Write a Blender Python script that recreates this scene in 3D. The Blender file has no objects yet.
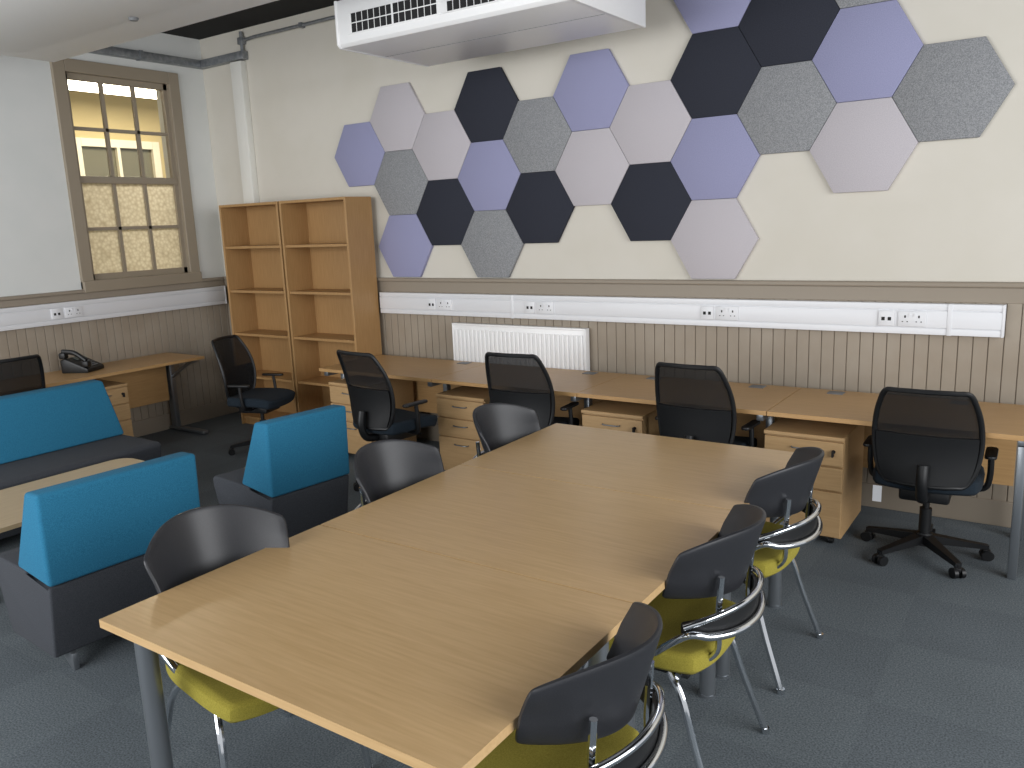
import bpy, bmesh, math
from mathutils import Vector, Matrix
S=bpy.context.scene
C=S.collection
S.view_settings.view_transform='Standard'
PI=math.pi
# ---------------------------------------------------------------- materials
def lin(c):
    r=[]
    for v in c:
        v=v/255.0
        r.append(v/12.92 if v<=0.04045 else ((v+0.055)/1.055)**2.4)
    return (r[0],r[1],r[2],1)
def newmat(name):
    m=bpy.data.materials.new(name); m.use_nodes=True
    nt=m.node_tree; b=nt.nodes['Principled BSDF']
    return m,nt,b
def setin(b,k,v):
    if k in b.inputs: b.inputs[k].default_value=v
def M(name,c1,rough=.5,metal=0,c2=None,scale=(60,60,60),bump=0,ramp=(.35,.65),detail=3,spec=None,alpha=1,sheen=0):
    m,nt,b=newmat(name)
    b.inputs['Base Color'].default_value=lin(c1)
    b.inputs['Roughness'].default_value=rough
    b.inputs['Metallic'].default_value=metal
    if spec is not None: setin(b,'Specular IOR Level',spec)
    if sheen: setin(b,'Sheen Weight',sheen)
    b.inputs['Alpha'].default_value=alpha
    if c2 is not None or bump:
        tc=nt.nodes.new('ShaderNodeTexCoord'); mp=nt.nodes.new('ShaderNodeMapping')
        mp.inputs['Scale'].default_value=scale
        nz=nt.nodes.new('ShaderNodeTexNoise'); nz.inputs['Scale'].default_value=1; nz.inputs['Detail'].default_value=detail
        nt.links.new(tc.outputs['Object'],mp.inputs[0]); nt.links.new(mp.outputs[0],nz.inputs['Vector'])
        if c2 is not None:
            cr=nt.nodes.new('ShaderNodeValToRGB')
            cr.color_ramp.elements[0].position=ramp[0]; cr.color_ramp.elements[1].position=ramp[1]
            cr.color_ramp.elements[0].color=lin(c1); cr.color_ramp.elements[1].color=lin(c2)
            nt.links.new(nz.outputs['Fac'],cr.inputs[0]); nt.links.new(cr.outputs[0],b.inputs['Base Color'])
        if bump:
            bp=nt.nodes.new('ShaderNodeBump'); bp.inputs['Strength'].default_value=bump; bp.inputs['Distance'].default_value=.002
            nt.links.new(nz.outputs['Fac'],bp.inputs['Height']); nt.links.new(bp.outputs[0],b.inputs['Normal'])
    return m
def wood(name,c1,c2,axis,rough=.38,k=6):
    sc=[95,95,95]; sc[axis]=k
    m=M(name,c1,rough,0,c2,tuple(sc),0,(.2,.8),5)
    return m
W_TABLE=wood('oak_table',(190,156,109),(207,174,127),0,.28)
W_DESK=wood('oak_desk',(176,137,89),(194,156,107),0,.36)
W_FRONT=wood('oak_front',(176,142,98),(194,160,116),0,.45)
W_CASE=wood('oak_case',(160,122,77),(178,141,94),2,.45)
CHROME=M('chrome',(215,218,222),.1,1)
SILVER=M('silver_paint',(140,145,150),.32,.75)
BLACKP=M('black_plastic',(18,19,21),.45)
BACKP=M('charcoal_plastic',(38,39,43),.42,0,(44,45,49),(300,300,300),.15)
MESHM=M('black_mesh_fabric',(15,15,17),.8,alpha=.72)
TEALSEAT=M('dark_teal_fabric',(16,28,38),.95,0,(23,37,48),(260,260,260),.3)
YELLOW=M('yellow_green_fabric',(138,127,42),.95,0,(159,148,58),(300,300,300),.4)
BLUE=M('blue_fabric',(28,103,138),.95,0,(42,122,156),(260,260,260),.4)
GREYF=M('slate_fabric',(55,58,64),.95,0,(70,73,79),(260,260,260),.4)
WHITEP=M('white_plastic',(226,227,230),.4)
WHITEM=M('white_metal',(242,242,242),.35)
DARK=M('dark_slot',(15,15,17),.7)
GREYP=M('grey_plastic',(120,122,124),.5)
STEEL=M('galvanised_steel',(128,132,136),.4,.6,(150,153,156),(30,30,30))
TAUPE=M('taupe_paint',(145,134,119),.5)
RAFT=M('pale_raft_paint',(248,247,244),.6)
WALLB=M('cream_paint',(209,204,192),.85,0,(212,207,196),(3,3,3),0)
WALLL=M('white_paint',(216,218,215),.85,0,(220,221,218),(3,3,3),0)
CEIL=M('black_ceiling_paint',(14,14,15),.9)
PANEL=M('taupe_boarding',(149,137,121),.5,0,(157,146,131),(4,4,4))
GROOVE=M('groove_paint',(118,107,92),.7)
def carpet():
    m,nt,b=newmat('carpet_tiles')
    tc=nt.nodes.new('ShaderNodeTexCoord')
    nz=nt.nodes.new('ShaderNodeTexNoise'); nz.inputs['Scale'].default_value=150; nz.inputs['Detail'].default_value=5
    nz2=nt.nodes.new('ShaderNodeTexNoise'); nz2.inputs['Scale'].default_value=1.8; nz2.inputs['Detail'].default_value=6
    ck=nt.nodes.new('ShaderNodeTexChecker'); ck.inputs['Scale'].default_value=2.0
    ck.inputs['Color1'].default_value=(1,1,1,1); ck.inputs['Color2'].default_value=(.91,.91,.92,1)
    nt.links.new(tc.outputs['Object'],nz.inputs['Vector']); nt.links.new(tc.outputs['Object'],nz2.inputs['Vector'])
    nt.links.new(tc.outputs['Object'],ck.inputs['Vector'])
    cr=nt.nodes.new('ShaderNodeValToRGB')
    cr.color_ramp.elements[0].position=.36; cr.color_ramp.elements[1].position=.64
    cr.color_ramp.elements[0].color=lin((86,94,99)); cr.color_ramp.elements[1].color=lin((124,132,137))
    nt.links.new(nz.outputs['Fac'],cr.inputs[0])
    cr2=nt.nodes.new('ShaderNodeValToRGB')
    cr2.color_ramp.elements[0].position=.3; cr2.color_ramp.elements[1].position=.7
    cr2.color_ramp.elements[0].color=(.84,.84,.84,1); cr2.color_ramp.elements[1].color=(1,1,1,1)
    nt.links.new(nz2.outputs['Fac'],cr2.inputs[0])
    m1=nt.nodes.new('ShaderNodeMixRGB'); m1.blend_type='MULTIPLY'; m1.inputs[0].default_value=1
    m2=nt.nodes.new('ShaderNodeMixRGB'); m2.blend_type='MULTIPLY'; m2.inputs[0].default_value=1
    nt.links.new(cr.outputs[0],m1.inputs[1]); nt.links.new(cr2.outputs[0],m1.inputs[2])
    nt.links.new(m1.outputs[0],m2.inputs[1]); nt.links.new(ck.outputs[0],m2.inputs[2])
    nt.links.new(m2.outputs[0],b.inputs['Base Color'])
    b.inputs['Roughness'].default_value=.9; setin(b,'Specular IOR Level',.25)
    bp=nt.nodes.new('ShaderNodeBump'); bp.inputs['Strength'].default_value=.3; bp.inputs['Distance'].default_value=.003
    nt.links.new(nz.outputs['Fac'],bp.inputs['Height']); nt.links.new(bp.outputs[0],b.inputs['Normal'])
    return m
CARPET=carpet()
# ---------------------------------------------------------------- mesh helpers
def box(bm,x0,x1,y0,y1,z0,z1,bev=0,seg=2,mi=0):
    vs=[bm.verts.new((x,y,z)) for x in (x0,x1) for y in (y0,y1) for z in (z0,z1)]
    idx=[(0,1,3,2),(4,6,7,5),(0,4,5,1),(2,3,7,6),(0,2,6,4),(1,5,7,3)]
    fs=[bm.faces.new([vs[i] for i in f]) for f in idx]
    for f in fs: f.material_index=mi
    if bev>0:
        es=list({e for f in fs for e in f.edges})
        bmesh.ops.bevel(bm,geom=es,offset=bev,segments=seg,affect='EDGES',profile=.5)
def prism(bm,pts,axis,a0,a1,bev=0,seg=2):
    def P(p,a):
        if axis==0: return (a,p[0],p[1])
        if axis==1: return (p[0],a,p[1])
        return (p[0],p[1],a)
    A=[bm.verts.new(P(p,a0)) for p in pts]; B=[bm.verts.new(P(p,a1)) for p in pts]
    n=len(pts); fs=[bm.faces.new(A[::-1]),bm.faces.new(B)]
    for i in range(n): fs.append(bm.faces.new([A[i],A[(i+1)%n],B[(i+1)%n],B[i]]))
    if bev>0:
        es=list({e for f in fs for e in f.edges})
        bmesh.ops.bevel(bm,geom=es,offset=bev,segments=seg,affect='EDGES',profile=.5)
def ring(c,d,r,seg,up=None):
    d=d.normalized()
    if up is None:
        up=Vector((0,0,1)) if abs(d.z)<.9 else Vector((1,0,0))
    x=d.cross(up).normalized(); y=d.cross(x).normalized()
    return [c+x*math.cos(2*PI*i/seg)*r+y*math.sin(2*PI*i/seg)*r for i in range(seg)],y
def cyl(bm,p0,p1,r0,r1=None,seg=20):
    if r1 is None: r1=r0
    p0=Vector(p0);p1=Vector(p1); d=p1-p0
    a,_=ring(p0,d,r0,seg); b,_=ring(p1,d,r1,seg)
    A=[bm.verts.new(v) for v in a]; B=[bm.verts.new(v) for v in b]
    bm.faces.new(A[::-1]); bm.faces.new(B)
    for i in range(seg): bm.faces.new([A[i],A[(i+1)%seg],B[(i+1)%seg],B[i]])
def catmull(pts,res,closed):
    pts=[Vector(p) for p in pts]; n=len(pts); out=[]
    rng=range(n) if closed else range(n-1)
    for i in rng:
        if closed: p0,p1,p2,p3=pts[(i-1)%n],pts[i],pts[(i+1)%n],pts[(i+2)%n]
        else: p0,p1,p2,p3=pts[max(i-1,0)],pts[i],pts[i+1],pts[min(i+2,n-1)]
        for k in range(res):
            t=k/res
            out.append(.5*((2*p1)+(p2-p0)*t+(2*p0-5*p1+4*p2-p3)*t*t+(3*p1-p0-3*p2+p3)*t**3))
    if not closed: out.append(pts[-1])
    return out
def tube(bm,pts,r,seg=10,closed=False,res=6):
    P=catmull(pts,res,closed) if res>1 else [Vector(p) for p in pts]
    n=len(P); rings=[]; up=None
    for i in range(n):
        if closed: d=P[(i+1)%n]-P[(i-1)%n]
        else: d=P[min(i+1,n-1)]-P[max(i-1,0)]
        d=d.normalized()
        if up is None:
            up=Vector((0,0,1)) if abs(d.z)<.9 else Vector((1,0,0))
        x=d.cross(up).normalized(); y=x.cross(d).normalized(); up=y
        rings.append([bm.verts.new(P[i]+x*math.cos(2*PI*k/seg)*r+y*math.sin(2*PI*k/seg)*r) for k in range(seg)])
    m=n if closed else n-1
    for i in range(m):
        A=rings[i];B=rings[(i+1)%n]
        for k in range(seg): bm.faces.new([A[k],A[(k+1)%seg],B[(k+1)%seg],B[k]])
    if not closed:
        bm.faces.new(rings[0]); bm.faces.new(rings[-1][::-1])
def shell(bm,f,nu,nv,th):
    G=[[Vector(f(-1+2*i/nu,-1+2*j/nv)) for j in range(nv+1)] for i in range(nu+1)]
    def nrm(i,j):
        a=G[min(i+1,nu)][j]-G[max(i-1,0)][j]; b=G[i][min(j+1,nv)]-G[i][max(j-1,0)]
        return a.cross(b).normalized()
    F=[[bm.verts.new(G[i][j]+nrm(i,j)*th/2) for j in range(nv+1)] for i in range(nu+1)]
    B=[[bm.verts.new(G[i][j]-nrm(i,j)*th/2) for j in range(nv+1)] for i in range(nu+1)]
    for i in range(nu):
        for j in range(nv):
            bm.faces.new([F[i][j],F[i+1][j],F[i+1][j+1],F[i][j+1]])
            bm.faces.new([B[i][j],B[i][j+1],B[i+1][j+1],B[i+1][j]])
    for i in range(nu):
        bm.faces.new([F[i][0],B[i][0],B[i+1][0],F[i+1][0]])
        bm.faces.new([F[i][nv],F[i+1][nv],B[i+1][nv],B[i][nv]])
    for j in range(nv):
        bm.faces.new([F[0][j],F[0][j+1],B[0][j+1],B[0][j]])
        bm.faces.new([F[nu][j],B[nu][j],B[nu][j+1],F[nu][j+1]])
def rrect(x0,x1,y0,y1,r,n=6):
    pts=[]
    for cx,cy,a in ((x1-r,y1-r,0),(x0+r,y1-r,90),(x0+r,y0+r,180),(x1-r,y0+r,270)):
        for k in range(n+1):
            t=math.radians(a+90*k/n); pts.append((cx+r*math.cos(t),cy+r*math.sin(t)))
    return pts
def mk(name,build,mat,parent=None,smooth=True,label=None):
    bm=bmesh.new(); build(bm)
    bmesh.ops.recalc_face_normals(bm,faces=bm.faces)
    me=bpy.data.meshes.new(name); bm.to_mesh(me); bm.free()
    if smooth:
        for p in me.polygons: p.use_smooth=True
        me.set_sharp_from_angle(angle=math.radians(35))
    mats=mat if isinstance(mat,(list,tuple)) else [mat]
    for m in mats: me.materials.append(m)
    o=bpy.data.objects.new(name,me); C.objects.link(o)
    if parent is not None: o.parent=parent
    if label: o['label']=label
    return o
def root(name,label,cat,loc=(0,0,0),rz=0,group=None):
    e=bpy.data.objects.new(name,None); C.objects.link(e)
    e.empty_display_size=.1; e.location=loc; e.rotation_euler=(0,0,rz)
    e['label']=label; e['category']=cat
    if group: e['group']=group
    return e
def dup(o,loc=None,rz=None,label=None,parent=None):
    n=o.copy(); C.objects.link(n)
    if parent is not None:
        n.parent=parent; n.matrix_parent_inverse=o.matrix_parent_inverse
    if loc is not None: n.location=loc
    if rz is not None: n.rotation_euler=(0,0,rz)
    if label: n['label']=label
    for ch in list(o.children):
        if ch.name!=n.name: dup(ch,parent=n)
    return n
def struct(name,build,mat,smooth=False):
    o=mk(name,build,mat,None,smooth); o['kind']='structure'; return o
def B(*a,**k): return lambda bm: box(bm,*a,**k)
# ---------------------------------------------------------------- room
YW=5.184; XL=-7.02; ZC=3.61; XR=2.6; YN=-3.0
DADO=1.38
struct('floor',B(XL,XR,YN,YW,-.1,0),CARPET)
struct('ceiling',B(XL-.3,XR,YN,YW+.3,ZC,ZC+.1),CEIL)
struct('wall_back',B(XL-.3,XR,YW,YW+.3,-.1,ZC),WALLB)
WY0,WY1,WZ0,WZ1=3.76,4.86,1.40,3.24
def wl(bm):
    box(bm,XL-.3,XL,YN,WY0,-.1,ZC); box(bm,XL-.3,XL,WY1,YW,-.1,ZC)
    box(bm,XL-.3,XL,WY0,WY1,-.1,WZ0); box(bm,XL-.3,XL,WY0,WY1,WZ1,ZC)
struct('wall_left',wl,WALLL)
def boards_back(bm):
    x=XL; w=.074
    while x<XR-.01:
        x1=min(x+w,XR); box(bm,x+.002,x1-.002,YW-.02,YW,0,DADO-.02,bev=.0025,seg=1); x+=w
    box(bm,XL,XR,YW-.013,YW,0,DADO-.02,mi=1)
struct('trim_1',boards_back,[PANEL,GROOVE])
def boards_left(bm):
    y=YN; w=.074
    while y<YW-.03:
        y1=min(y+w,YW-.02); box(bm,XL,XL+.02,y+.002,y1-.002,0,DADO-.02,bev=.0025,seg=1); y+=w
    box(bm,XL,XL+.013,YN,YW-.02,0,DADO-.02,mi=1)
struct('trim_2',boards_left,[PANEL,GROOVE])
def rail(bm):
    box(bm,XL,XR,YW-.045,YW,DADO-.03,DADO,bev=.008); box(bm,XL,XR,YW-.026,YW,DADO-.115,DADO-.03,bev=.003)
struct('trim_3',rail,TAUPE)
def rail2(bm):
    box(bm,XL,XL+.045,YN,YW-.045,DADO-.03,DADO,bev=.008); box(bm,XL,XL+.026,YN,YW-.045,DADO-.085,DADO-.03,bev=.003)
struct('trim_4',rail2,TAUPE)
struct('baseboard_back',B(XL+.035,XR,YW-.035,YW-.02,0,.15,bev=.005),TAUPE)
struct('baseboard_left',B(XL+.02,XL+.035,YN,YW-.02,0,.15,bev=.005),TAUPE)
def win(bm):
    X0,X1=XL-.1,XL+.03
    f=.075
    box(bm,X0,X1,WY0-.03,WY0+f,WZ0-.02,WZ1+.03,bev=.006); box(bm,X0,X1,WY1-f,WY1+.03,WZ0-.02,WZ1+.03,bev=.006)
    box(bm,X0,X1,WY0+f,WY1-f,WZ1-f,WZ1+.03,bev=.006); box(bm,X0,X1+.02,WY0-.03,WY1+.03,WZ0-.05,WZ0+.05,bev=.008)
    zm=(WZ0+WZ1)/2-.02
    x0,x1=XL-.07,XL-.02
    g=.035
    box(bm,x0,x1,WY0+f,WY0+f+g,WZ0,WZ1-f); box(bm,x0,x1,WY1-f-g,WY1-f,WZ0,WZ1-f)
    box(bm,x0,x1+.01,WY0+f,WY1-f,zm-.03,zm+.03,bev=.004)
    box(bm,x0,x1,WY0+f,WY1-f,WZ0+.04,WZ0+.1); box(bm,x0,x1,WY0+f,WY1-f,WZ1-f-.05,WZ1-f)
    ya,yb=WY0+f+g,WY1-f-g
    for k in (1,2):
        y=ya+(yb-ya)*k/3; box(bm,x0+.01,x1-.005,y-.014,y+.014,WZ0+.05,WZ1-f)
    za,zb=WZ0+.1,zm-.03
    box(bm,x0+.01,x1-.005,ya,yb,(za+zb)/2-.014,(za+zb)/2+.014)
    za,zb=zm+.03,WZ1-f-.05
    box(bm,x0+.01,x1-.005,ya,yb,(za+zb)/2-.014,(za+zb)/2+.014)
WINP=M('window_paint',(150,138,120),.45)
struct('window_1',win,WINP)
zm=(WZ0+WZ1)/2-.02
m,nt,b=newmat('clear_glass')
b.inputs['Base Color'].default_value=(.97,.97,.95,1); b.inputs['Roughness'].default_value=0; setin(b,'Transmission Weight',1.0); b.inputs['IOR'].default_value=1.1
struct('window_2',B(XL-.048,XL-.044,WY0+.08,WY1-.08,zm+.02,WZ1-.1),m)
m,nt,b=newmat('textured_glass')
out=nt.nodes['Material Output']
b.inputs['Base Color'].default_value=lin((222,214,188)); b.inputs['Roughness'].default_value=.2
tr=nt.nodes.new('ShaderNodeBsdfTranslucent'); mx=nt.nodes.new('ShaderNodeMixShader'); mx.inputs[0].default_value=.72
v=nt.nodes.new('ShaderNodeTexVoronoi'); v.inputs['Scale'].default_value=34
tc=nt.nodes.new('ShaderNodeTexCoord'); nt.links.new(tc.outputs['Object'],v.inputs['Vector'])
cr=nt.nodes.new('ShaderNodeValToRGB'); cr.color_ramp.elements[0].color=(1,.97,.88,1); cr.color_ramp.elements[1].color=(.56,.50,.39,1)
nt.links.new(v.outputs['Distance'],cr.inputs[0]); nt.links.new(cr.outputs[0],tr.inputs['Color'])
bp=nt.nodes.new('ShaderNodeBump'); bp.inputs['Strength'].default_value=.8; bp.inputs['Distance'].default_value=.008
nt.links.new(v.outputs['Distance'],bp.inputs['Height']); nt.links.new(bp.outputs[0],b.inputs['Normal'])
nt.links.new(b.outputs[0],mx.inputs[1]); nt.links.new(tr.outputs[0],mx.inputs[2]); nt.links.new(mx.outputs[0],out.inputs['Surface'])
def fpane(bm): 
    vs=[bm.verts.new(p) for p in ((XL-.046,WY0+.08,WZ0+.06),(XL-.046,WY1-.08,WZ0+.06),(XL-.046,WY1-.08,zm-.02),(XL-.046,WY0+.08,zm-.02))]; bm.faces.new(vs)
struct('window_3',fpane,m)
YEL=M('warm_cream_paint',(198,182,140),.8)
struct('wall_corridor',B(XL-2.3,XL-2.2,2.5,9.5,-.1,3.4),YEL)
struct('wall_corridor_end',B(XL-2.2,XL-.3,9.5,9.6,-.1,3.4),YEL)
struct('wall_corridor_near',B(XL-2.2,XL-.3,2.4,2.5,-.1,3.4),YEL)
struct('floor_corridor',B(XL-2.2,XL-.3,2.5,9.5,-.1,0),M('corridor_floor',(140,132,116),.6))
struct('ceiling_corridor',B(XL-2.3,XL-.3,2.4,9.6,3.4,3.5),M('corridor_ceiling',(222,218,206),.8))
def cwin(bm):
    X=XL-2.2
    for y0,y1,z0,z1 in ((5.0,5.09,1.3,2.9),(5.95,6.04,1.3,2.9),(5.09,5.95,2.81,2.9),(5.09,5.95,1.3,1.39),(5.50,5.54,1.39,2.81),(5.09,5.95,2.25,2.29)):
        box(bm,X,X+.06,y0,y1,z0,z1,bev=.004)
struct('window_4',cwin,M('corridor_frame',(222,216,198),.5))
struct('window_5',B(XL-2.2,XL-2.19,5.09,5.95,1.39,2.81),M('dim_glass',(112,110,96),.1))
def area(name,loc,rot,sx,sy,en,col):
    l=bpy.data.lights.new(name,'AREA'); l.shape='RECTANGLE'; l.size=sx; l.size_y=sy; l.energy=en; l.color=col
    o=bpy.data.objects.new(name,l); C.objects.link(o); o.location=loc; o.rotation_euler=rot; return o
area('corridor_lamp',(XL-1.2,5.3,3.3),(0,0,0),.8,1.8,54,(1,.90,.70))
em,nt,b=newmat('lamp_glow'); b.inputs['Emission Color'].default_value=(1,.95,.8,1); b.inputs['Emission Strength'].default_value=4
r=mk('ceiling_light',lambda bm: cyl(bm,(-8.5,4.85,3.399),(-8.5,4.85,3.36),.13,.11,seg=28),em); r['label']='round glowing ceiling light seen through internal window'; r['category']='ceiling light'
# ---------------------------------------------------------------- acoustic hexagons
def felt(name,c1,c2,ramp=(.35,.65),sc=200):
    return M(name,c1,.98,0,c2,(sc,sc,sc),.25,ramp,4,spec=.1)
HM={'p':(felt('lavender_felt',(143,144,175),(155,156,187)),'lavender purple'),
    'd':(felt('charcoal_felt',(49,51,59),(58,60,69)),'dark navy charcoal'),
    'g':(felt('grey_marl_felt',(124,126,129),(156,157,159),(.38,.62),220),'mottled mid grey'),
    'l':(felt('pale_lilac_felt',(182,177,182),(196,191,195)),'pale pinkish grey')}
R=.2925; HH=.508; COL=.4406
hexmesh={}
HEX=[(-3,.5,'p'),(-2,1,'l'),(-2,0,'g'),(-2,-1,'p'),(-1,.5,'l'),(-1,-.5,'d'),(0,1,'d'),(0,0,'p'),(0,-1,'g'),(1,.5,'g'),(1,-.5,'d'),
(2,1,'p'),(2,0,'l'),(3,.5,'l'),(3,-.5,'d'),(4,2,'p'),(4,1,'d'),(4,0,'p'),(4,-1,'l'),(5,1.5,'d'),(5,.5,'g'),(6,2,'g'),(6,1,'p'),(6,0,'l'),(7,.5,'g')]
for k,n,c in HEX:
    if c not in hexmesh:
        def bh(bm):
            prism(bm,[(R*math.cos(PI*i/3),R*math.sin(PI*i/3)) for i in range(6)],1,-.03,0,bev=.004,seg=2)
        o=mk('acoustic_panel',bh,HM[c][0]); hexmesh[c]=o
    else:
        o=hexmesh[c].copy(); C.objects.link(o)
    o.location=(-3.704+COL*k,YW,2.149+HH*n)
    o['label']='%s felt hexagonal acoustic panel on cream wall'%HM[c][1]; o['category']='acoustic panel'; o['group']='hexagonal felt wall panels'
# ---------------------------------------------------------------- trunking + sockets
def socket(par,x,kind):
    w={'double':.146,'data':.086}[kind]
    pl=mk('socket_plate',B(x-w/2,x+w/2,-.068,-.058,-.043,.043,bev=.003),WHITEP,par)
    if kind=='double':
        for c in (-.036,.036):
            def hol(bm):
                box(bm,x+c-.004,x+c+.004,-.0695,-.068,.006,.02)
                box(bm,x+c-.016,x+c-.009,-.0695,-.068,-.018,-.013); box(bm,x+c+.009,x+c+.016,-.0695,-.068,-.018,-.013)
            mk('pin_slots',hol,DARK,pl,False)
            mk('switch',B(x+c*.35-.006,x+c*.35+.006,-.072,-.068,.012,.032,bev=.001),WHITEP,pl,False)
    else:
        for c in (-.017,.017): mk('data_port',B(x+c-.009,x+c+.009,-.0695,-.068,-.012,.008),DARK,pl,False)
def trunk(label,L,loc,rz,socks,joints):
    r=root('cable_trunking',label,'cable trunking',loc,rz)
    def b(bm):
        box(bm,-L/2,L/2,-.05,0,-.0875,.0875,bev=.004)
        box(bm,-L/2,L/2,-.057,-.05,-.0875,-.052,bev=.002); box(bm,-L/2,L/2,-.057,-.05,.052,.0875,bev=.002)
        box(bm,-L/2,L/2,-.059,-.05,-.047,.047,bev=.002)
    mk('trunking_body',b,WHITEP,r)
    for j in joints: mk('joint_cover',B(j-.012,j+.012,-.062,0,-.089,.089,bev=.002),WHITEP,r)
    mk('end_cap',B(L/2-.01,L/2+.004,-.061,0,-.089,.089,bev=.003),WHITEP,r)
    for x,k in socks: socket(r,x,k)
TX0,TX1=-4.86,-.29; tc=(TX0+TX1)/2
sk=[]
for X in (-4.21,-3.26,-1.88,-.80): sk+= [(X-.075-tc,'data'),(X+.06-tc,'double')]
trunk('long white plastic dado trunking with sockets on panelled wall',TX1-TX0,(tc,YW-.02,1.173),0,sk,[-3.5-tc,-.55-tc])
trunk('white plastic dado trunking with sockets beside the internal window',5.6,(XL+.02,YW-.07-2.8,1.205),PI/2,[(3.45-2.314,'data'),(3.59-2.314,'double')],[])
# ---------------------------------------------------------------- radiator
r=root('radiator','white convector panel radiator fixed below the trunking','radiator',(-3.47,YW-.02,0))
def rad(bm):
    w=.6
    box(bm,-w,w,-.062,-.052,.42,1.02,bev=.004)
    n=30
    for i in range(n):
        x=-w+.03+(2*w-.06)*i/(n-1); box(bm,x-.012,x+.012,-.074,-.060,.46,.98,bev=.005,seg=2)
    box(bm,-w,w,-.03,-.02,.42,1.02)
mk('panel',rad,WHITEM,r)
def radt(bm):
    box(bm,-.605,.605,-.074,-.015,1.015,1.03,bev=.003); box(bm,-.61,-.598,-.074,-.015,.43,1.03,bev=.003); box(bm,.598,.61,-.074,-.015,.43,1.03,bev=.003)
mk('top_grille',radt,WHITEM,r)
for s in (-1,1): mk('pipe',lambda bm: cyl(bm,(s*.57,-.04,.46),(s*.57,-.04,0),.008),WHITEM,r)
# ---------------------------------------------------------------- column box, conduits
r=mk('pipe_boxing',B(-6.53,-6.38,YW-.066,YW-.001,DADO+.001,3.33,bev=.003),M('boxing_white',(226,225,218),.6)); r['label']='white painted pipe boxing running up the wall corner'; r['category']='pipe boxing'
def cond(bm):
    box(bm,XL+.001,XL+.07,3.3,YW-.07,3.34,3.41,bev=.004)
    box(bm,XL+.001,-6.34,YW-.07,YW-.002,3.34,3.41,bev=.004)
    for y in (3.7,4.5): box(bm,XL+.001,XL+.08,y,y+.03,3.335,3.415)
r=mk('steel_trunking',cond,STEEL); r['label']='galvanised steel cable trunking along the top of both walls'; r['category']='cable trunking'
def cond2(bm):
    tube(bm,[(-6.38,YW-.03,3.415),(-6.38,YW-.03,3.58)],.016,res=1)
    tube(bm,[(-6.38,YW-.03,3.50),(-6.2,YW-.03,3.51),(-6.0,YW-.03,3.51),(-4.0,YW-.03,3.51),(-3.0,YW-.03,3.51)],.014)
    box(bm,-6.41,-6.35,YW-.055,YW-.001,3.47,3.53,bev=.004)
    for x in (-5.6,-4.9,-4.2): box(bm,x,x+.03,YW-.05,YW-.001,3.49,3.53)
r=mk('metal_conduit',cond2,STEEL); r['label']='thin grey metal conduit below the black ceiling'; r['category']='conduit'
# ---------------------------------------------------------------- ceiling raft
rx0,rx1,ry0,ry1,rz0=-6.24,-1.9,1.75,3.35,3.07
r=root('ceiling_raft','pale grey suspended ceiling raft with small sensor','ceiling raft',((rx0+rx1)/2,(ry0+ry1)/2,rz0))
hx,hy=(rx1-rx0)/2,(ry1-ry0)/2
mk('raft_panel',B(-hx,hx,-hy,hy,0,.03,bev=.006),RAFT,r)
mk('access_panel',B(-hx+.2,hx-.2,-hy+.35,hy-.35,-.02,0,bev=.006),RAFT,r)
mk('sensor',lambda bm: cyl(bm,(-.55,.43,-.021),(-.55,.43,-.035),.03,.022),GREYP,r)
for sx in (-1,1):
    for sy in (-1,1): mk('hanger_wire',lambda bm: cyl(bm,(sx*(hx-.2),sy*(hy-.2),.03),(sx*(hx-.2),sy*(hy-.2),ZC-rz0),.003,seg=8),STEEL,r)
# ---------------------------------------------------------------- AC unit
ax0,ax1,ay0,ay1,az0=-3.88,-2.2,3.86,4.72,2.90
aw=(ax1-ax0)/2; ad=(ay1-ay0)/2
r=root('air_conditioner','white ceiling-suspended air conditioning unit with slotted grille','air conditioner',((ax0+ax1)/2,(ay0+ay1)/2,az0))
mk('casing',lambda bm: prism(bm,[(-ad,.02),(-ad+.02,0),(ad,0),(ad,.27),(-ad,.27)],0,-aw+.02,aw-.02,bev=.003),WHITEM,r)
for s in (-1,1):
    def ac2(bm):
        a,b=sorted((s*aw,s*(aw-.02)))
        prism(bm,[(-ad-.003,.018),(-ad+.018,-.003),(ad+.003,-.003),(ad+.003,.274),(-ad-.003,.274)],0,a,b,bev=.004,seg=3)
    mk('end_panel',ac2,WHITEM,r)
for k in (0,1):
    x0=-aw+.13+k*(aw-.10); x1=x0+aw-.16
    mk('grille_opening',B(x0,x1,-ad-.002,-ad+.001,.07,.18),DARK,r)
    def acs(bm):
        box(bm,x0-.02,x1+.02,-ad-.008,-ad,.062,.07,bev=.002); box(bm,x0-.02,x1+.02,-ad-.008,-ad,.18,.188,bev=.002)
        box(bm,x0-.02,x1+.02,-ad-.005,-ad,.122,.128,bev=.001)
        n=14
        for i in range(n+1):
            x=x0+(x1-x0)*i/n; t=.007 if i%7==0 else .0018; box(bm,x-t,x+t,-ad-.004,-ad-.001,.065,.185)
    mk('grille',acs,WHITEM,r)
mk('bottom_seam',B(-aw+.03,aw-.03,-ad+.40,-ad+.403,-.0015,.001),GREYP,r)
for sx in (-1,1):
    for sy in (-1,1): mk('hanger_rod',lambda bm: cyl(bm,(sx*(aw-.1),sy*(ad-.12),.27),(sx*(aw-.1),sy*(ad-.12),ZC-az0),.006,seg=8),STEEL,r)
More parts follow.
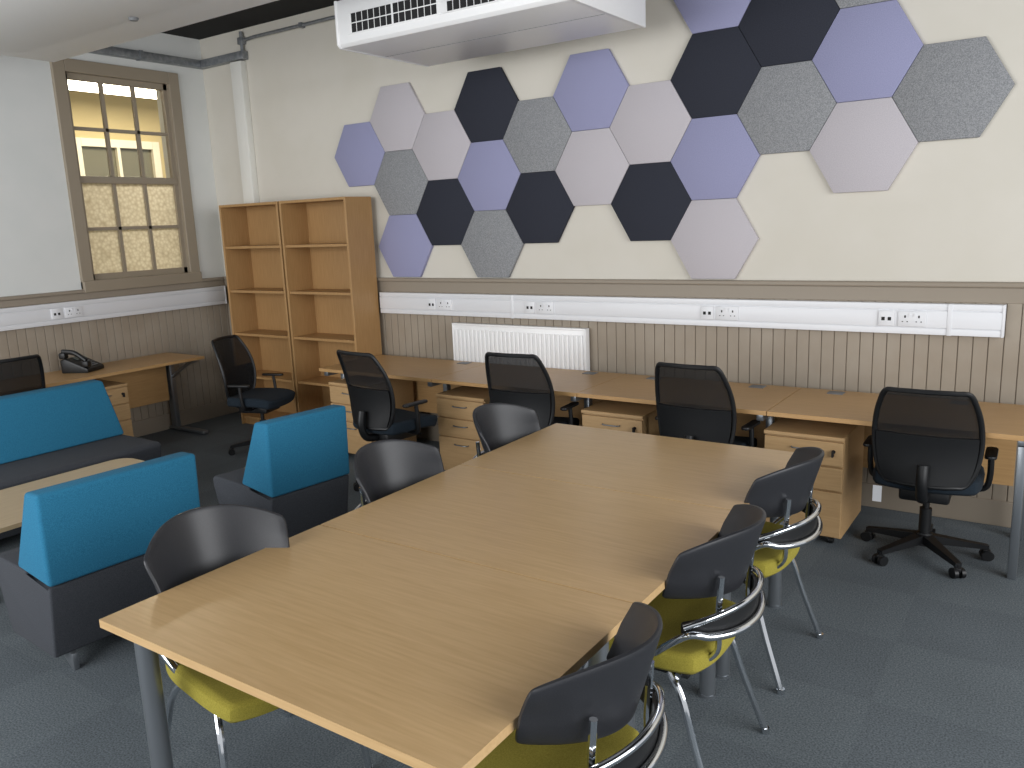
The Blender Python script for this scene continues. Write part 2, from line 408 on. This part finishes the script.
# ---------------------------------------------------------------- bookcases
def bookcase(loc,label):
    w,d,h=.80,.30,2.055; t=.022
    r=root('bookcase',label,'bookcase',loc)
    def car(bm):
        box(bm,-w/2,-w/2+t,-d/2,d/2,0,h,bev=.0015,seg=1); box(bm,w/2-t,w/2,-d/2,d/2,0,h,bev=.0015,seg=1)
        box(bm,-w/2+t,w/2-t,-d/2,d/2,h-t,h,bev=.001,seg=1); box(bm,-w/2+t,w/2-t,-d/2+.01,d/2,.06,.06+t); box(bm,-w/2+t,w/2-t,-d/2+.03,-d/2+.05,0,.06)
        box(bm,-w/2+t,w/2-t,d/2-.012,d/2-.002,.06,h-t)
    mk('carcass',car,W_CASE,r,False)
    for z in (.46,.86,1.26,1.66): mk('shelf',B(-w/2+t,w/2-t,-d/2+.012,d/2-.012,z,z+t,bev=.001,seg=1),W_CASE,r,False)
    return r
b1=bookcase((-6.105,4.966,0),'tall open oak-effect bookcase with four shelves beside the corner')
b2=dup(b1,(-5.285,4.966,0),label='tall open oak-effect bookcase beside the desk run')
# ---------------------------------------------------------------- desks
def desk(w,d,loc,rz,label,style,grom=(),group=None,legs=(-1,1)):
    r=root('desk',label,'desk',loc,rz,group)
    g=.002
    mk('desktop',B(-w/2+g,w/2-g,-d/2,d/2,.705,.73,bev=.001,seg=1),W_DESK,r,False)
    mk('modesty_panel',B(-w/2+.09,w/2-.09,d/2-.10,d/2-.082,.30,.69),W_DESK,r,False)
    for s,yo in legs:
        x=s*(w/2-.045)
        def lf(bm):
            if style=='frame':
                box(bm,x-.02,x+.02,-d/2+yo,-d/2+yo+.05,0,.68,bev=.006); box(bm,x-.02,x+.02,d/2-.10,d/2-.05,0,.68,bev=.006)
                box(bm,x-.02,x+.02,-d/2+.03,d/2-.05,.665,.705,bev=.004)
            else:
                box(bm,x-.03,x+.03,-d/2+.04,d/2-.02,.01,.045,bev=.01); box(bm,x-.025,x+.025,d/2-.13,d/2-.05,.03,.68,bev=.008)
                box(bm,x-.025,x+.025,-d/2+.08,d/2-.04,.67,.705,bev=.004)
                tube(bm,[(x,-d/2+.14,.675),(x,-d/2+.3,.6),(x,d/2-.1,.5)],.015,seg=8)
        mk('leg',lf,SILVER,r)
    for gx in grom:
        mk('cable_port',B(gx-.045,gx+.045,d/2-.12,d/2-.04,.73,.734,bev=.001),GREYP,r)
    return r
edges=[-4.875,-3.72,-2.53,-1.335,-.09]
gs=[(0.4,),(.35,),(-.35,.35),(-.4,.25)]
lg=[((-1,.2),(1,.2)),((1,.2),),((1,.2),),((1,.03),)]
DD=.70
for i in range(4):
    x0,x1=edges[i],edges[i+1]
    desk(x1-x0,DD,((x0+x1)/2,4.375+DD/2,0),0,'oak-effect office desk with silver legs along panelled wall','frame',gs[i] ,'desks along the panelled wall',lg[i])
desk(1.8,.58,(XL+.04+.29,3.52,0),PI/2,'oak-effect desk holding a black phone beside internal window','cant',legs=((-1,0),(1,0)))
# ---------------------------------------------------------------- pedestals
def pedestal(loc,rz,label):
    w,d,h=.42,.52,.62
    r=root('drawer_pedestal',label,'drawer pedestal',loc,rz)
    def body(bm):
        box(bm,-w/2,w/2,-d/2+.02,d/2,.05,h-.02,bev=.001,seg=1); box(bm,-w/2-.003,w/2+.003,-d/2-.002,d/2,h-.02,h,bev=.002,seg=1)
    mk('body',body,W_FRONT,r,False)
    for z0,z1 in ((.06,.312),(.323,.449),(.460,.590)):
        dr=mk('drawer',B(-w/2+.002,w/2-.002,-d/2,-d/2+.018,z0,z1,bev=.002,seg=1),W_FRONT,r,False)
        def hb(bm):
            tube(bm,[(-.06,-d/2+.002,z1-.045),(-.05,-d/2-.02,z1-.045),(0,-d/2-.024,z1-.045),(.05,-d/2-.02,z1-.045),(.06,-d/2+.002,z1-.045)],.004,seg=8)
        mk('handle',hb,SILVER,dr)
    def lk(bm):
        cyl(bm,(w/2-.05,-d/2+.005,.54),(w/2-.05,-d/2-.006,.54),.01); box(bm,w/2-.054,w/2-.046,-d/2-.03,-d/2-.004,.515,.55)
    mk('lock',lk,DARK,r)
    for sx in (-1,1):
        for sy in (-1,1):
            mk('castor',lambda bm: (cyl(bm,(sx*(w/2-.06)-.012,sy*(d/2-.07),.022),(sx*(w/2-.06)+.012,sy*(d/2-.07),.022),.022,seg=14),box(bm,sx*(w/2-.06)-.01,sx*(w/2-.06)+.01,sy*(d/2-.07)-.01,sy*(d/2-.07)+.01,.03,.052)),BLACKP,r)
    return r
p=pedestal((-4.59,4.66,0),0,'oak-effect three-drawer pedestal under desk beside bookcase')
for x in (-3.49,-2.30,-1.14): dup(p,(x,4.655,0),label='oak-effect three-drawer mobile pedestal tucked under desk')
dup(p,(XL+.04+.31,3.46,0),PI/2,label='oak-effect three-drawer pedestal under desk with phone')
# ---------------------------------------------------------------- meeting tables
TXL,TXR=-2.247,-.945; TY=[1.105,1.957,2.809,3.661]
def mtable(y0,y1):
    w,d=TXR-TXL,y1-y0
    r=root('meeting_table','light oak-effect rectangular table with round silver legs','table',((TXL+TXR)/2,(y0+y1)/2,0),0,'tables pushed together as one')
    mk('tabletop',B(-w/2,w/2,-d/2+.003,d/2-.003,.705,.73),W_TABLE,r,False)
    def fr(bm):
        a,b=w/2-.09,d/2-.09
        box(bm,-a,a,-b-.015,-b+.015,.665,.703); box(bm,-a,a,b-.015,b+.015,.665,.703)
        box(bm,-a-.015,-a+.015,-b,b,.665,.703); box(bm,a-.015,a+.015,-b,b,.665,.703)
    mk('under_frame',fr,SILVER,r,False)
    for sx in (-1,1):
        for sy in (-1,1):
            mk('leg',lambda bm:(cyl(bm,(sx*(w/2-.09),sy*(d/2-.08),.012),(sx*(w/2-.09),sy*(d/2-.08),.705),.03,seg=24),cyl(bm,(sx*(w/2-.09),sy*(d/2-.08),0),(sx*(w/2-.09),sy*(d/2-.08),.012),.033,seg=24)),SILVER,r)
    return r
t=mtable(TY[0],TY[1])
dup(t,((TXL+TXR)/2,(TY[1]+TY[2])/2,0)); dup(t,((TXL+TXR)/2,(TY[2]+TY[3])/2,0))
# ---------------------------------------------------------------- meeting chair (faces +Y)
def mchair(loc,rz,label):
    r=root('meeting_chair',label,'chair',loc,rz,'chairs around the meeting table')
    def seat(bm):
        def f(u,v):
            x=u*.238*(1-.12*abs(v)**3); y=v*.246*(1-.14*abs(u)**3)+.025
            return (x,y,.452+.012*u*u-.024*max(0,v)**2)
        shell(bm,f,16,16,.066)
    o=mk('seat',seat,YELLOW,r); m=o.modifiers.new('s','SUBSURF'); m.levels=1; m.render_levels=1
    mk('seat_pan',B(-.19,.19,-.16,.22,.40,.418,bev=.006),BLACKP,r)
    def back(bm):
        def f(u,v):
            k=(v+1)/2
            x=u*(.264-.045*(1-k)-.012*k)*(1-.05*abs(v)**5)
            dz=.118*v*((1-.42*abs(u)**3) if v>0 else (1-.15*abs(u)**3))
            z=.764+dz+.008*(1-u*u)
            y=-.250-.07*k+.17*u*u
            return (x,y,z)
        shell(bm,f,24,14,.015)
    o=mk('backrest',back,BACKP,r); m=o.modifiers.new('s','SUBSURF'); m.levels=1; m.render_levels=1
    def HP(a,z): return (.245*math.sin(a),-.105-.185*math.cos(a),z)
    def arm(bm):
        shell(bm,lambda u,v: HP(u*1.30,.592+v*.038*(1-.45*abs(u)**2)+.010*(1-u*u)),26,5,.018)
    o=mk('lower_back_pad',arm,BLACKP,r); m=o.modifiers.new('s','SUBSURF'); m.levels=1; m.render_levels=1
    def fr(bm):
        pts=[(-.19,-.04,.43),(-.225,-.075,.49)]
        for i in range(9):
            a=-1.25+2.5*i/8
            q=HP(a,.552+.012*(1-(a/1.25)**2)+.03*abs(a/1.25)**2); pts.append((q[0]*1.06,q[1]-.018,q[2]))
        pts+=[(.225,-.075,.49),(.19,-.04,.43)]
        tube(bm,pts,.0125,seg=12)
        for s in (-1,1):
            tube(bm,[(s*.13,-.15,.415),(s*.135,-.23,.49),(s*.14,-.235,.60),(s*.14,-.245,.74)],.010,seg=8)
        tube(bm,[(-.2,-.13,.41),(.2,-.13,.41)],.01,res=1); tube(bm,[(-.21,.16,.41),(.21,.16,.41)],.01,res=1)
    mk('frame',fr,CHROME,r)
    def hp2(bm):
        pts=[]
        for i in range(9):
            a=-1.3+2.6*i/8
            q=HP(a,.634+.012*(1-(a/1.3)**2)-.03*abs(a/1.3)**3); pts.append((q[0]*1.05,q[1]-.014,q[2]))
        tube(bm,pts,.010,seg=12)
    mk('back_hoop',hp2,CHROME,r)
    for sx in (-1,1):
        mk('leg',lambda bm:(tube(bm,[(sx*.205,.15,.415),(sx*.222,.19,.34),(sx*.235,.215,.2),(sx*.25,.235,.008)],.012),cyl(bm,(sx*.25,.235,0),(sx*.25,.234,.02),.015)),CHROME,r)
        mk('leg',lambda bm:(tube(bm,[(sx*.195,-.10,.415),(sx*.215,-.15,.35),(sx*.23,-.20,.2),(sx*.25,-.27,.008)],.012),cyl(bm,(sx*.25,-.27,0),(sx*.25,-.269,.02),.015)),CHROME,r)
    return r
ML='charcoal-backed meeting chair with yellow-green seat and chrome legs'
mc=mchair((-2.11,1.51,0),-PI/2-.16,ML+' tucked under table')
dup(mc,(-2.15,2.46,0),-PI/2-.04); dup(mc,(-2.14,3.27,0),-PI/2)
dup(mc,(-1.03,1.545,0),PI/2-.02); dup(mc,(-1.045,2.36,0),PI/2); dup(mc,(-1.06,3.14,0),PI/2-.04)
# ---------------------------------------------------------------- task chair (faces +Y)
def tchair(loc,rz,label):
    r=root('task_chair',label,'office chair',loc,rz,'black mesh task chairs')
    def base(bm):
        cyl(bm,(0,0,.07),(0,0,.14),.045,.035)
        for i in range(5):
            a=2*PI*i/5+PI/2; c,s=math.cos(a),math.sin(a)
            P=lambda rr,w,z:Vector((c*rr-s*w,s*rr+c*w,z))
            v=[bm.verts.new(P(*q)) for q in ((.03,-.025,.08),(.03,.025,.08),(.03,.025,.13),(.03,-.025,.13),(.29,-.015,.062),(.29,.015,.062),(.29,.015,.085),(.29,-.015,.085))]
            for f in ((0,1,2,3),(7,6,5,4),(0,4,5,1),(1,5,6,2),(2,6,7,3),(3,7,4,0)): bm.faces.new([v[k] for k in f])
    mk('star_base',base,BLACKP,r)
    for i in range(5):
        a=2*PI*i/5+PI/2; c,s=math.cos(a),math.sin(a)
        def cb(bm):
            x,y=c*.285,s*.285
            for q in (-.018,.018):
                cyl(bm,(x-s*(q-.009),y+c*(q-.009),.028),(x-s*(q+.009),y+c*(q+.009),.028),.028,seg=18)
            cyl(bm,(x,y,.03),(x,y,.075),.01,seg=10); box(bm,x-.016,x+.016,y-.016,y+.016,.035,.06,bev=.005)
        mk('castor',cb,BLACKP,r)
    mk('gas_lift',lambda bm:(cyl(bm,(0,0,.12),(0,0,.28),.028),cyl(bm,(0,0,.28),(0,0,.42),.016)),BLACKP,r)
    mk('mechanism',lambda bm:(box(bm,-.11,.11,-.16,.12,.36,.435,bev=.015),tube(bm,[(.09,.02,.415),(.2,.03,.41),(.24,.03,.41)],.006)),BLACKP,r)
    def seat(bm):
        def f(u,v): return (u*.24*(1-.10*abs(v)**4),v*.23*(1-.12*abs(u)**4)+.01,.472+.012*u*u-.03*max(0,v)**3)
        shell(bm,f,16,16,.08)
    o=mk('seat',seat,TEALSEAT,r); m=o.modifiers.new('s','SUBSURF'); m.levels=1; m.render_levels=1
    def G(u,v,off=0):
        k=(v+1)/2
        w=.188+.038*math.sin(PI*min(1,k*1.05))**.8
        x=u*w*(1-.08*abs(v)**6); z=.74+v*.262*(1-.04*abs(u)**4)
        y=-.235-.10*k*k+.03*math.sin(PI*k)+.04*u*u-off
        return Vector((x,y,z))
    mk('mesh_panel',lambda bm: shell(bm,lambda u,v:G(u*.97,v*.97),14,16,.003),MESHM,r)
    def frm(bm):
        pts=[]
        n=7
        for i in range(n): pts.append(G(-1+2*i/n,1))
        for i in range(n): pts.append(G(1,1-2*i/n))
        for i in range(n): pts.append(G(1-2*i/n,-1))
        for i in range(n): pts.append(G(-1,-1+2*i/n))
        tube(bm,pts,.013,seg=10,closed=True,res=4)
    mk('back_frame',frm,BLACKP,r)
    mk('lumbar_support',lambda bm: shell(bm,lambda u,v:G(u*.95,-.46+v*.50,.010),12,8,.016),BLACKP,r)
    mk('back_support',lambda bm: tube(bm,[(0,-.10,.40),(0,-.24,.41),(0,-.285,.5),(0,-.270,.60)],.026,seg=12),BLACKP,r)
    for s in (-1,1):
        def ab(bm):
            tube(bm,[(s*.15,0,.42),(s*.24,0,.43),(s*.262,-.01,.5),(s*.262,-.02,.63)],.014,seg=10)
            prism(bm,[(s*.262+a,b_) for a,b_ in rrect(-.026,.026,-.13,.08,.024,4)],2,.626,.644,bev=.006,seg=2)
        mk('armrest',ab,BLACKP,r)
    return r
t5=tchair((-.54,4.52,0),.03,'black mesh-back task chair with white tag at last desk')
for loc,rz,lab,sc in (((-1.69,4.44,0),-.03,'black mesh-back task chair tucked under desk',1),((-2.86,4.40,0),.08,'black mesh-back task chair tucked under desk beside radiator',1),
    ((-3.84,4.09,0),-.12,'black mesh-back task chair pulled out from desk',1),((-5.50,4.28,0),-1.25,'black mesh-back task chair standing before the bookcases',.95),
    ((-6.38,2.68,0),PI/2,'black mesh-back task chair at desk with phone',1)):
    n=dup(t5,loc,rz,lab); n.scale=(sc,sc,sc)
t5.scale=(1.05,.97,.94)
mk('tag',lambda bm: box(bm,-.215,-.175,-.235,-.233,.36,.45),WHITEP,t5,False,'white paper tag')
# ---------------------------------------------------------------- lounge seating (faces +Y)
def lounge(w,d,loc,rz,name,label,cat,bz=.82):
    r=root(name,label,cat,loc,rz)
    def base(bm):
        prism(bm,[(-d/2+.06,.07),(d/2-.10,.07),(d/2-.02,.36),(d/2,.41),(d/2-.03,.43),(-d/2+.22,.43),(-d/2+.22,.405),(-d/2,.405)],0,-w/2,w/2,bev=.012,seg=3)
    mk('seat_base',base,GREYF,r)
    def bk(bm):
        prism(bm,[(-d/2-.008,.407),(-d/2+.30,.432),(-d/2+.10,bz-.005),(-d/2-.02,bz)],0,-w/2-.003,w/2+.003,bev=.018,seg=3)
    mk('backrest',bk,BLUE,r)
    for sx in (-1,1):
        for sy in (-1,1):
            x,y=sx*(w/2-.07),sy*(d/2-.10)
            mk('foot',lambda bm: prism(bm,[(y-.07,.075),(y+.07,.075),(y+sy*.06+.012,0),(y+sy*.06-.012,0)],0,x-.012,x+.012,bev=.003),SILVER,r)
    return r
lounge(.70,.58,(-3.64,1.85,0),PI/2-.06,'lounge_chair','low lounge chair, blue back, slate base, beside coffee table','lounge chair',.81)
lounge(.52,.62,(-3.72,2.98,0),PI/2-.12,'lounge_chair','low lounge chair with blue wedge back and slate seat','lounge chair')
lounge(1.5,.74,(-5.42,2.33,0),-PI/2,'sofa','low two-seat sofa, blue back and slate seat','sofa',.81)
# ---------------------------------------------------------------- coffee table
r=root('coffee_table','low oak-effect coffee table with rounded corners and chrome legs','coffee table',(-4.62,2.16,0))
mk('tabletop',lambda bm: prism(bm,rrect(-.34,.34,-.6,.6,.10),2,.40,.422,bev=.002,seg=1),wood('oak_coffee',(186,162,124),(204,182,146),1,.4),r)
for s in (-1,1):
    mk('leg',lambda bm:(tube(bm,[(-.22,s*.5,.012),(0,s*.48,.02),(.22,s*.5,.012)],.012),tube(bm,[(0,s*.48,.02),(0,s*.45,.395)],.02,res=1),box(bm,-.1,.1,s*.45-.05,s*.45+.05,.39,.40)),CHROME,r)
# ---------------------------------------------------------------- phone
r=root('desk_phone','black office desk phone on oak-effect desk','telephone',(-6.74,3.50,.73),PI/2+.5)
r.scale=(1.15,1.15,1.3)
mk('phone_body',lambda bm: prism(bm,[(-.10,0),(.10,0),(.10,.085),(.06,.09),(-.10,.025)],0,-.10,.10,bev=.006),BLACKP,r)
def hs(bm):
    tube(bm,[(-.075,-.08,.075),(-.075,0,.125),(-.075,.09,.135)],.016,seg=10)
    box(bm,-.10,-.05,-.105,-.055,.035,.075,bev=.01); box(bm,-.10,-.05,.06,.11,.09,.13,bev=.01)
mk('handset',hs,BLACKP,r)
mk('screen',lambda bm: prism(bm,[(.01,.073),(.055,.091),(.055,.094),(.01,.076)],0,-.03,.08),M('phone_screen',(90,100,98),.2),r,False)
def kp(bm):
    for i in range(4):
        for j in range(3):
            y=-.075+i*.02; z=.025+(y+.10)*.065/.16
            box(bm,-.02+j*.03,.0+j*.03,y-.006,y+.006,z,z+.005)
mk('keypad',kp,GREYP,r,False)
# ---------------------------------------------------------------- light
w=bpy.data.worlds.new('World'); S.world=w; w.use_nodes=True
bg=w.node_tree.nodes['Background']; bg.inputs[0].default_value=(.95,.97,1,1); bg.inputs[1].default_value=.74
def look(o,tgt):
    o.rotation_euler=(Vector(tgt)-o.location).to_track_quat('-Z','Y').to_euler()
a=area('window_daylight',(3.2,1.5,2.2),(0,0,0),4.5,2.4,215,(.975,.985,1)); look(a,(-4,2.6,1.2))
a=area('rear_window_daylight',(-4.0,-2.8,2.1),(0,0,0),6,2.4,285,(.975,.985,1)); look(a,(-4.0,4,1.5))
# ---------------------------------------------------------------- camera
cam=bpy.data.cameras.new('Camera'); co=bpy.data.objects.new('Camera',cam); C.objects.link(co)
rt=Vector((.8267,.5617,-.0396)).normalized(); bk=Vector((.5573,-.8065,.1955)); bk=(bk-rt*bk.dot(rt)).normalized(); up=bk.cross(rt)
m=Matrix((rt,up,bk)).transposed().to_4x4(); m.translation=Vector((0,0,1.81)); co.matrix_world=m
cam.sensor_width=36; cam.lens=817/1024*36; cam.clip_start=.05
S.camera=co
